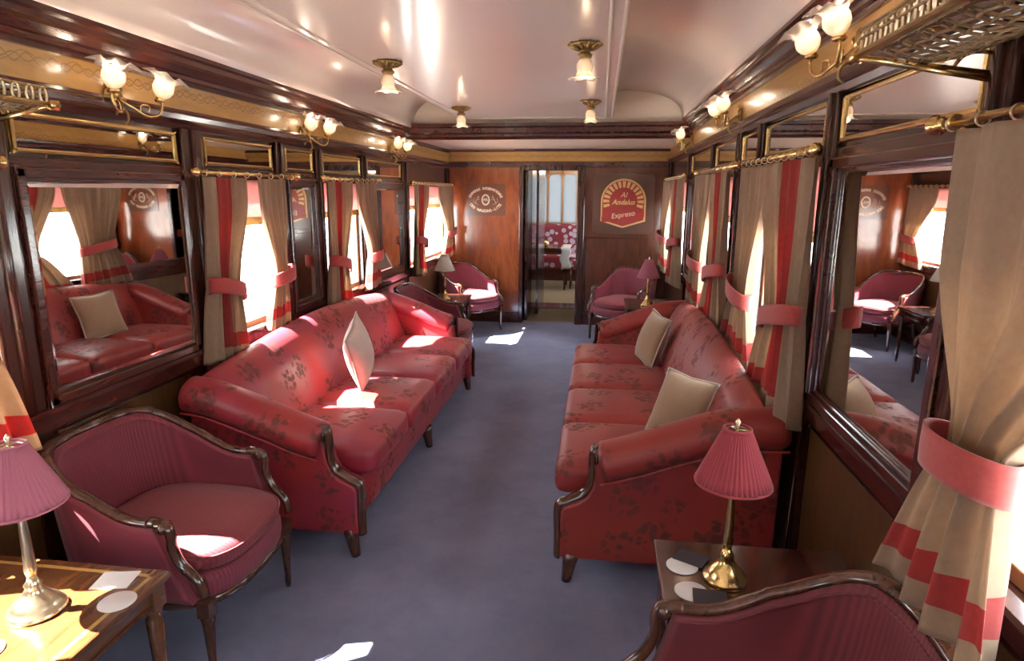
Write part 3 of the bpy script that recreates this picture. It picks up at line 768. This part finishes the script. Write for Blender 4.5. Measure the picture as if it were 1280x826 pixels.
# ------------------------------------------------------------------ curtains
def curtain(side, top, tie, bot, zt, ztie, zb, mat, label, nf=5, xin=.0, tilt=0, ampb=.04, e0=.15):
    s = SIDE[side]['s']; b = MB(); ph = random.random()*6
    def prof(v):
        z = zt+(zb-zt)*v; vt = (zt-ztie)/(zt-zb)
        if v < vt:
            f = (v/vt); g = sstep(e0, 1, f)*.9+.1*f; return z, [top[i]+(tie[i]-top[i])*g for i in (0, 1)], .020+(.030-.020)*g, g
        f = (v-vt)/(1-vt); g = f**.75
        return z, [tie[i]+(bot[i]-tie[i])*g for i in (0, 1)], .030+(ampb-.030)*g, 1-g
    def fn(u, v):
        z, (ya, yb), amp, g = prof(v)
        fold = math.sin(u*nf*2*PI+ph)+.35*math.sin(u*nf*4.7*PI+ph*2+v*2)
        y = ya+(yb-ya)*(u+.25*g*math.sin(u*nf*2*PI+ph+1.3)/nf/2)
        x = W-.070-xin-.01*g - amp*.8*fold
        zz = z + (tilt*(u-.5))*min(1, max(0, (v-.3)*2)) + (.012*math.sin(u*nf*2*PI+ph) if v > .93 else 0)
        return Vector((s*x, y, zz))
    t = thing('curtain', label, 'curtain', (0, 0, 0), 0, 'beige and red tied back curtains')
    b.grid(fn, 96, 60); dr = b.build('drape', mat, t, solid=.002)
    # tieback band around the gathered cloth
    yc = (tie[0]+tie[1])/2; hw = (tie[1]-tie[0])/2+.018; xc = W-.095-xin; tc = ztie
    sl = tilt*1.0
    def band(u, v):
        th = u*2*PI; rr = 1+.015*math.sin(v*PI)
        yy = hw*rr*math.cos(th)
        return Vector((s*(xc-.060*rr*math.sin(th)), yc+yy, tc+(v-.5)*.075+sl*yy/hw*.9+.010*math.sin(th)))
    b = MB(); b.grid(band, 48, 6, closeu=True); b.build('tieback', M['tie'], t, solid=.003)
    return t
rl, rr_ = SIDE['left']['rod']-.02, SIDE['right']['rod']-.025
curtain('left', (1.16, 1.655), (1.26, 1.58), (1.24, 1.70), rl, 1.16, .79, M['cloth'], 'beige and red curtain at the left edge behind the near left lamp', 5)
curtain('left', (.68, .98), (.68, .94), (.62, 1.0), rl, 1.16, .79, M['cloth_stripe'], 'added beige striped curtain out of view at left, shading the left table', 4)  # added unseen curtain, breaks the sun on the left table into patches
curtain('left', (2.745, 3.10), (2.71, 2.92), (2.66, 2.96), rl, 1.15, .80, M['cloth_stripe'], 'beige curtain with red stripe beside the large left mirror', 4, tilt=-.04)
curtain('left', (3.20, 3.50), (3.29, 3.44), (3.20, 3.44), rl, 1.15, .86, M['cloth'], 'plain beige curtain with red tie on the right of first left window', 4, tilt=.02)
curtain('left', (4.09, 4.50), (4.08, 4.28), (4.05, 4.36), rl, 1.12, .80, M['cloth_stripe'], 'beige curtain with red stripe on the near side of second left window', 4, tilt=-.04)
curtain('left', (4.60, 4.98), (4.82, 4.94), (4.76, 4.94), rl, 1.12, .86, M['cloth'], 'plain beige curtain on the far side of the second left window', 4, tilt=.02)
curtain('left', (6.07, 6.62), (6.05, 6.35), (6.02, 6.42), rl, 1.12, .78, M['cloth_stripe'], 'beige curtain with red stripe at the last left window', 4, tilt=-.04)
curtain('left', (7.05, 7.66), (7.38, 7.64), (7.2, 7.68), rl, 1.14, .84, M['cloth'], 'plain beige curtain at last left window next to the end wall', 4, tilt=.02)
curtain('right', (.72, 1.37), (1.04, 1.218), (1.01, 1.45), rr_, 1.165, .80, M['cloth'], 'large beige curtain tied with red band at the right edge', 4, .045, tilt=.0, ampb=.05, e0=.4)
curtain('right', (2.31, 2.92), (2.30, 2.66), (2.26, 2.92), rr_, 1.155, .76, M['cloth_stripe'], 'beige curtain with bold red stripe beside the large right mirror', 5, .01, tilt=-.05)
curtain('right', (2.93, 3.48), (3.05, 3.32), (2.92, 3.66), rr_, 1.15, .80, M['cloth'], 'beige curtain with red checked hem behind the middle of right sofa', 5, .01, tilt=.04)
curtain('right', (3.80, 4.38), (3.74, 4.12), (3.66, 4.50), rr_, 1.14, .74, M['cloth_edge'], 'red striped beige curtain over the far half of right sofa, tied low', 5, .01, tilt=-.05)
curtain('right', (4.42, 5.02), (4.52, 4.85), (4.50, 5.02), rr_, 1.14, .80, M['cloth'], 'beige curtain with red hem on far side of second right window', 5, .01, tilt=.03)
curtain('right', (5.95, 6.65), (5.90, 6.40), (5.92, 6.62), rr_, 1.14, .74, M['cloth_edge'], 'red striped beige curtain at last right window beside the pink lamp', 5, .01, tilt=-.05)
curtain('right', (6.75, 7.60), (7.0, 7.5), (6.9, 7.55), rr_, 1.14, .78, M['cloth'], 'beige curtain with red band at last right window near end wall', 5, .01, tilt=.03)

def rod(side, a, c, label):
    s = SIDE[side]['s']; z = SIDE[side]['rod']; x = s*(W-.07)
    t = thing('curtain_rod', label, 'curtain rod', (x, (a+c)/2, z), 0, 'brass curtain rods'); h = (c-a)/2
    b = MB(); b.tube([(0, -h, 0), (0, h, 0)], .0085, 12); b.build('rail', M['brass'], t)
    for sg in (-1, 1):
        b = MB(); b.lathe([(.009, 0), (.016, .006*sg), (.010, .014*sg), (.020, .026*sg), (.024, .038*sg), (.018, .050*sg), (.008, .058*sg), (0, .062*sg)], (0, sg*h, 0), 16, 'y'); b.build('finial', M['brass'], t)
        b = MB(); y = sg*(h-.04); b.tube([(s*.07, y, .0), (s*.02, y, -.012), (0, y, -.012)], .006, 8); b.lathe([(.022, s*.070), (.022, s*.062), (.012, s*.058)], (0, y, 0), 16, 'x')
        b.lathe([(.015, -.006), (.017, 0), (.015, .006)], (0, y, 0), 16, 'y')
        b.build('bracket', M['brass'], t)
    n = int((c-a)/.10)
    for i in range(n):
        y = -h+.03+(2*h-.06)*i/(n-1)
        b = MB(); b.tube([(.0135*math.cos(q/12*2*PI), y, -.004+.0135*math.sin(q/12*2*PI)) for q in range(12)], .0022, 5, closed=True); b.build('ring', M['brass_pale'], t)
rod('left', 1.0, 1.70, 'brass curtain rod at the far left edge of the photo')
rod('left', 2.72, 3.62, 'brass curtain rod over the first window behind the left sofa')
rod('left', 4.06, 5.06, 'brass curtain rod over the second window behind the left sofa')
rod('left', 6.08, 7.68, 'brass curtain rod over the last window on the left wall')
rod('right', .60, 1.52, 'thick brass curtain rod above the big curtain at the right edge')
rod('right', 2.40, 3.62, 'brass curtain rod over the nearer curtained window of right sofa')
rod('right', 3.78, 5.10, 'brass curtain rod over the farther curtained window of right sofa')
rod('right', 5.92, 7.62, 'brass curtain rod over the last window on the right wall')

# ------------------------------------------------------------------ wall lights
TULIP = [(.004, 0), (.016, .004), (.030, .016), (.038, .034), (.037, .052), (.033, .064), (.038, .076), (.054, .088), (.070, .090)]
def point(loc, e, col=(1, .72, .45), r=.02, parent=None):
    l = bpy.data.lights.new('lamp_or_fill_light', 'POINT'); l.energy = e; l.color = col; l.shadow_soft_size = r
    o = bpy.data.objects.new('lamp_or_fill_light', l); COL.objects.link(o); o.location = loc
    return o
def make_sconce(loc, rz, label):
    """local +y out of the wall"""
    t = thing('wall_sconce', label, 'wall light', loc, rz, 'two-armed brass wall lights')
    b = MB(); b.lathe([(0, .022), (.012, .020), (.03, .012), (.046, .008), (.05, 0)], (0, 0, 0), 24, 'y')
    for k_ in range(8):
        th = k_/8*2*PI; b.tube([(0, .01, 0), (.05*math.cos(th), .012, .05*math.sin(th)), (.062*math.cos(th), .006, .062*math.sin(th))], [.008, .007, .003], 6)
    b.tube(bez([(0, .015, -.03), (0, .05, -.05), (0, .055, -.08), (0, .04, -.095)], 5), .005, 6)
    b.build('wall_plate', M['antique'], t)
    for sg in (-1, 1):
        b = MB(); p = bez([(0, .02, 0), (sg*.03, .06, -.035), (sg*.07, .085, -.06), (sg*.115, .10, -.05), (sg*.135, .105, -.015), (sg*.125, .105, .005)], 8)
        b.tube(p, .0048, 8)
        b.tube(bez([(sg*.05, .07, -.05), (sg*.06, .07, -.02), (sg*.09, .08, -.02), (sg*.085, .08, -.045)], 6), .003, 6)
        b.lathe([(.004, -.012), (.018, -.008), (.022, 0), (.016, .006), (.010, .014)], (sg*.125, .105, .008), 16)
        arm = b.build('arm', M['brass'], t)
        ax = sg*.125
        b = MB(); b.lathe(TULIP, (0, 0, 0), 48, 'z', .26, 6); sh = b.build('glass_shade', M['tulip'], t, solid=.0018, loc=(ax, .105, .014), rot=(-.35, sg*.18, 0))
        b = MB(); b.lathe([(0, .012), (.010, .016), (.015, .032), (.012, .048), (0, .056)], (0, 0, 0), 14); b.build('bulb', M['bulb'], t, loc=(ax, .105, .016))
    return t
SC = [('left', 2.30, 'nearest on the left wall'), ('left', 3.88, 'second along the left wall'), ('left', 5.55, 'farthest along the left wall'),
      ('right', 2.20, 'beside the right luggage rack'), ('right', 3.95, 'second along the right wall'), ('right', 5.90, 'farthest along the right wall')]
sc0 = None
for side, y, w in SC:
    s = SIDE[side]['s']; z = 1.96 if s < 0 else 2.05; loc = (s*(W-.02), y, z); rz = PI/2 if s > 0 else -PI/2; lab = 'lit brass wall light with two tulip shades, '+w
    if sc0 is None: sc0 = make_sconce(loc, rz, lab)
    else: dup(sc0, loc, rz, lab)
    for dy in (-.125, .125): point((s*(W-.13), y+dy, z+.085), .8, (1, .80, .60))
for s, y in ((-1, .2), (1, .2), (-1, -1.6), (1, -1.6)): point((s*1.15, y, 2.04), 1.5)  # added unseen lights near and behind the camera, without sconces

def make_ceiling_lamp(loc, label):
    t = thing('ceiling_lamp', label, 'ceiling light', loc, 0, 'brass ceiling lights with glass shades')
    b = MB(); b.lathe([(.03, 0), (.055, 0), (.068, -.004), (.072, -.010), (.05, -.018), (.03, -.026), (.022, -.036), (.026, -.044), (.034, -.050), (.030, -.062), (.02, -.066), (0, -.066)], (0, 0, 0), 32)
    for k_ in range(10):
        th = k_/10*2*PI; b.tube([(.02*math.cos(th), .02*math.sin(th), -.03), (.05*math.cos(th), .05*math.sin(th), -.018), (.078*math.cos(th), .078*math.sin(th), -.006)], [.006, .010, .006], 6)
    b.build('canopy', M['antique'], t)
    b = MB(); b.lathe([(r*.95, -z*1.0) for r, z in TULIP], (0, 0, -.058), 48, 'z', .14, 6); b.build('glass_shade', M['tulip'], t, solid=.0018)
    b = MB(); b.lathe([(0, -.066), (.010, -.072), (.016, -.09), (.012, -.108), (0, -.115)], (0, 0, 0), 14); b.build('bulb', M['bulb_dim'], t)
    return t
cl = make_ceiling_lamp((-.57, 3.34, PZ), 'brass ceiling light with ruffled glass shade, nearer one on the left')
dup(cl, (.445, 3.05, PZ), 0, 'brass ceiling light with ruffled glass shade, nearer one on the right')
dup(cl, (-.58, 5.14, PZ), 0, 'brass ceiling light with ruffled glass shade, farther one on the left by the beam')
dup(cl, (.44, 4.88, PZ), 0, 'brass ceiling light with ruffled glass shade, farther one on the right by the beam')
for x, y in ((-.57, 3.34), (.445, 3.05), (-.58, 5.14), (.44, 4.88), (-.57, 1.2), (.445, 1.2)): point((x, y, PZ-.15), .35)  # last two lights are added out of view, with no fixture
b = MB(); b.lathe([(.03, 0), (.048, 0), (.050, -.006), (.040, -.012), (.037, -.008), (0, -.009)], (0, 0, 0), 32)
v1 = tag(b.build('ceiling_vent', simple('grey_vent', (.36, .31, .29), .5), loc=(-1.075, 2.21, 2.375), rot=(0, -.45, 0)), 'small round grey vent on the curved ceiling at top left', 'vent')
v2 = v1.copy(); COL.objects.link(v2); v2.location = (.83, 2.42, 2.492); v2.rotation_euler = (0, 0, 0); v2['label'] = 'small round vent in the right cove at the top edge of the photo'

# ------------------------------------------------------------------ luggage racks
def rack(side, yend, ynear, xin, z, label, ynet):
    s = SIDE[side]['s']; t = thing('luggage_rack', label, 'luggage rack', (s*W, yend, z)); dx = -s*(W-xin); L = ynear-yend
    b = MB(); b.tube([(dx, 0, 0), (dx, L, 0)], .009, 10); b.tube([(dx, 0, .045), (dx, L, .045)], .006, 8)
    b.lathe([(.012, 0), (.016, .012), (.010, .02), (.016, .03), (0, .04)], (dx, 0, 0), 14, 'y')
    b.build('front_rail', M['brass'], t)
    for k_ in range(int(abs(L)/.05)):
        pass
    b = MB(); n = int(abs(L)/.045)
    for i in range(n):
        y = L*(i+.3)/n; b.tube([(dx+.002, y+.012*math.cos(q/10*2*PI), .024+.024*math.sin(q/10*2*PI)) for q in range(10)], .0038, 6, closed=True)
    b.build('lacing_loops', M['brass_pale'], t)
    for yy in (0, L*.5, L):
        b = MB(); b.tube([(0, yy, -.05), (dx*.5, yy, -.028), (dx, yy, -.006)], [.012, .009, .007], 8)
        b.tube(bez([(0, yy, -.005), (dx*.25, yy, .0), (dx*.35, yy, -.03), (dx*.2, yy, -.04)], 6), .004, 6)
        b.tube([(0, yy, .045), (dx, yy, .045)], .005, 8)
        b.lathe([(.024, 0), (.024, -s*.01), (.012, -s*.02)], (0, yy, -.03), 14, 'x')
        b.build('bracket', M['brass'], t)
    # knotted net: sagging cords both ways
    b = MB(); na = 12; nb = int(abs(L)/.035)
    def N_(i, j):
        u = i/na; v = j/nb; off = (.5 if j % 2 else 0)/na*.9
        return Vector((dx*min(1, max(0, u+off*(0 < u < 1))), L*v, .03-.045*math.sin(u*PI)))
    for i in range(na+1): b.tube([N_(i, j) for j in range(nb+1)], .0036, 5)
    for j in range(nb+1): b.tube([N_(i, j) for i in range(na+1)], .0032, 5)
    b.build('net', M['net'], t)
rack('right', 1.46, .1, 1.05, 1.895, 'brass luggage rack with knotted cord net at the top right', 1)
rack('left', 1.76, .4, 1.09, 1.865, 'brass luggage rack with net at the top left edge', 1)

# ------------------------------------------------------------------ emblems on the end wall
def text(body, size, mat, parent, loc, rot, name='lettering', ext=.001, shear=0, offset=0):
    c = bpy.data.curves.new(name, 'FONT'); c.body = body; c.size = size; c.align_x = 'CENTER'; c.align_y = 'CENTER'; c.extrude = ext; c.shear = shear; c.offset = offset
    tmp = bpy.data.objects.new('tmp', c); COL.objects.link(tmp)
    bpy.context.view_layer.update()
    me = bpy.data.meshes.new_from_object(tmp.evaluated_get(bpy.context.evaluated_depsgraph_get()))
    bpy.data.objects.remove(tmp); me.materials.clear(); me.materials.append(mat)
    o = bpy.data.objects.new(name, me); COL.objects.link(o); o.parent = parent; o.location = loc; o.rotation_euler = rot; return o
# right: arched badge with radiating red and gold segments on a dark rounded board
t = thing('emblem_plaque', 'red and gold arched emblem on a dark board right of the doorway', 'sign', (.80, Y1-.003, 1.48))
def rrect(hx, hz, r, n=6):
    out = []
    for cx, cz, a0 in ((hx-r, hz-r, 0), (-hx+r, hz-r, PI/2), (-hx+r, -hz+r, PI), (hx-r, -hz+r, 1.5*PI)):
        for k_ in range(n+1): a = a0+k_/n*PI/2; out.append((cx+r*math.cos(a), cz+r*math.sin(a)))
    return out
MB().prism(rrect(.36, .35, .06), 'y', -.008, 0).build('board', M['plaque'], t, bevel=.003)
def badge(r, zb, pt, drop=0):
    out = [(r*math.cos(a/24*PI), .03+r*math.sin(a/24*PI)) for a in range(25)]
    return out+[(-r, zb), (0, zb-pt), (r, zb)]
MB().prism(badge(.265, -.20, .08), 'y', -.014, -.008).build('badge_border', M['emblem_gold'], t)
MB().prism(badge(.245, -.185, .075), 'y', -.017, -.014).build('badge_ground', M['emblem_red'], t)
b = MB(); n = 15
for k_ in range(n):
    a0 = PI*(-.12)+(k_+.12)/n*PI*1.24; a1 = a0+PI*1.24/n*.62
    q = [(.165*math.cos(a0), .03+.165*math.sin(a0)), (.238*math.cos(a0), .03+.238*math.sin(a0)), (.238*math.cos(a1), .03+.238*math.sin(a1)), (.165*math.cos(a1), .03+.165*math.sin(a1))]
    b.prism(q, 'y', -.020, -.017)
b.build('ray_segments', M['emblem_gold'], t)
rx = (PI/2, 0, 0)
text('Al', .085, M['emblem_pale'], t, (0, -.0205, .105), rx, shear=.3)
text('Andalus', .083, M['emblem_gold'], t, (0, -.0205, .022), rx, shear=.3, offset=.002)
MB().prism([(-.25, -.15), (-.15, -.115), (.15, -.05), (.25, -.075), (.25, -.15), (.1, -.145), (-.1, -.20), (-.25, -.215)], 'y', -.022, -.017).build('ribbon', M['emblem_red'], t)
text('Expreso', .085, M['emblem_pale'], t, (.0, -.0232, -.125), (PI/2, -.16, 0), shear=.2)
# left: pale inlaid oval crest with lettering arcs
t = thing('crest_plaque', 'pale inlaid oval crest on the wood panel left of the doorway', 'sign', (-.865, Y1-.003, 1.52))
b = MB(); b.prism(rrect(.245, .19, .02), 'y', -.004, 0); b.build('board', simple('crest_board', (.17, .060, .034), .25, 0, .5), t)
def arc(body, rx_, rz_, a0, a1, size, flip):
    for i, chx in enumerate(body):
        if chx == ' ': continue
        a = a0+(a1-a0)*(i+.5)/len(body)
        tx = -rx_*math.sin(a); tz = rz_*math.cos(a); ang = math.atan2(tz, tx)
        if flip: o_ang = -(ang)
        else: o_ang = -(ang+PI)
        text(chx, size, M['emblem_pale'], t, (rx_*math.cos(a), -.0052, rz_*math.sin(a)), (PI/2, o_ang, 0), 'letter', .0008, offset=.0022)
arc('COMPAGNIE INTERNATIONALE', .20, .135, PI*.93, PI*.07, .040, False)
arc('DES WAGONS-LITS', .20, .135, PI*1.12, PI*1.88, .044, True)
b = MB()
b.prism([(.052*math.cos(a/28*2*PI), .068*math.sin(a/28*2*PI)) for a in range(28)], 'y', -.007, -.004)
b.build('medallion', M['emblem_pale'], t)
MB().prism([(.036*math.cos(a/28*2*PI), .05*math.sin(a/28*2*PI)) for a in range(28)], 'y', -.009, -.007).build('medallion_centre', M['plaque'], t)
text('WL', .045, M['emblem_pale'], t, (0, -.0100, 0), rx, 'monogram', offset=.001)
for sg in (-1, 1):   # two rearing beasts supporting the medallion
    b = MB()
    b.tube([(sg*.13, -.006, -.045), (sg*.115, -.006, -.01), (sg*.095, -.006, .03)], [(.003, .012), (.003, .016), (.003, .013)], 8)
    b.tube([(sg*.095, -.006, .03), (sg*.085, -.006, .05)], [(.003, .014), (.003, .009)], 8)
    b.tube([(sg*.10, -.006, .02), (sg*.07, -.006, .03)], [(.002, .005), (.002, .003)], 6)
    b.tube([(sg*.105, -.006, .0), (sg*.07, -.006, .002)], [(.002, .005), (.002, .003)], 6)
    b.tube([(sg*.125, -.006, -.04), (sg*.09, -.006, -.06)], [(.002, .006), (.002, .004)], 6)
    b.tube([(sg*.135, -.006, -.04), (sg*.15, -.006, -.01), (sg*.14, -.006, .02)], [(.002, .004)]*3, 6)
    b.build('supporter', M['emblem_pale'], t)

# ------------------------------------------------------------------ light, world, camera
w = bpy.data.worlds.new('World'); sc.world = w; w.use_nodes = True
bg = w.node_tree.nodes['Background']; bg.inputs[0].default_value = (.90, .95, 1.0, 1); bg.inputs[1].default_value = 10
sun = bpy.data.lights.new('sun', 'SUN'); sun.energy = 75; sun.angle = .008; sun.color = (1, .97, .92)
so = bpy.data.objects.new('sun', sun); COL.objects.link(so)
so.rotation_euler = Vector((1, .25, -1.4)).to_track_quat('-Z', 'Y').to_euler()
point((0, 10.6, 2.0), 7, (1, .85, .65), .1)  # added light with no fixture, brightens the far saloon
point((-.05, 8.6, 1.95), .7, (1, .8, .6), .1)  # added light with no fixture, brightens the vestibule

R = [[0.9905344216944053, -0.03406599862970177, 0.13297017400865188], [0.13718106290404933, 0.21189574895000476, -0.9676164258410622], [0.0047870052272028, 0.9766983665975272, 0.2145632430466062]]
cam = bpy.data.cameras.new('camera'); cam.sensor_width = 36; cam.lens = 36*790/1280; cam.clip_start = .02; cam.clip_end = 200
co = bpy.data.objects.new('camera', cam); COL.objects.link(co)
co.matrix_world = Matrix.Translation((.54, 0, 1.62)) @ Matrix(R).to_4x4()
sc.camera = co
vs = sc.view_settings; vs.view_transform = 'Standard'; vs.look = 'None'; vs.gamma = 1; vs.use_curve_mapping = False; vs.exposure = 1.0
sc.cycles.max_bounces = 10; sc.cycles.diffuse_bounces = 5; sc.cycles.transparent_max_bounces = 12; sc.cycles.sample_clamp_indirect = 8
sc.cycles.caustics_reflective = True
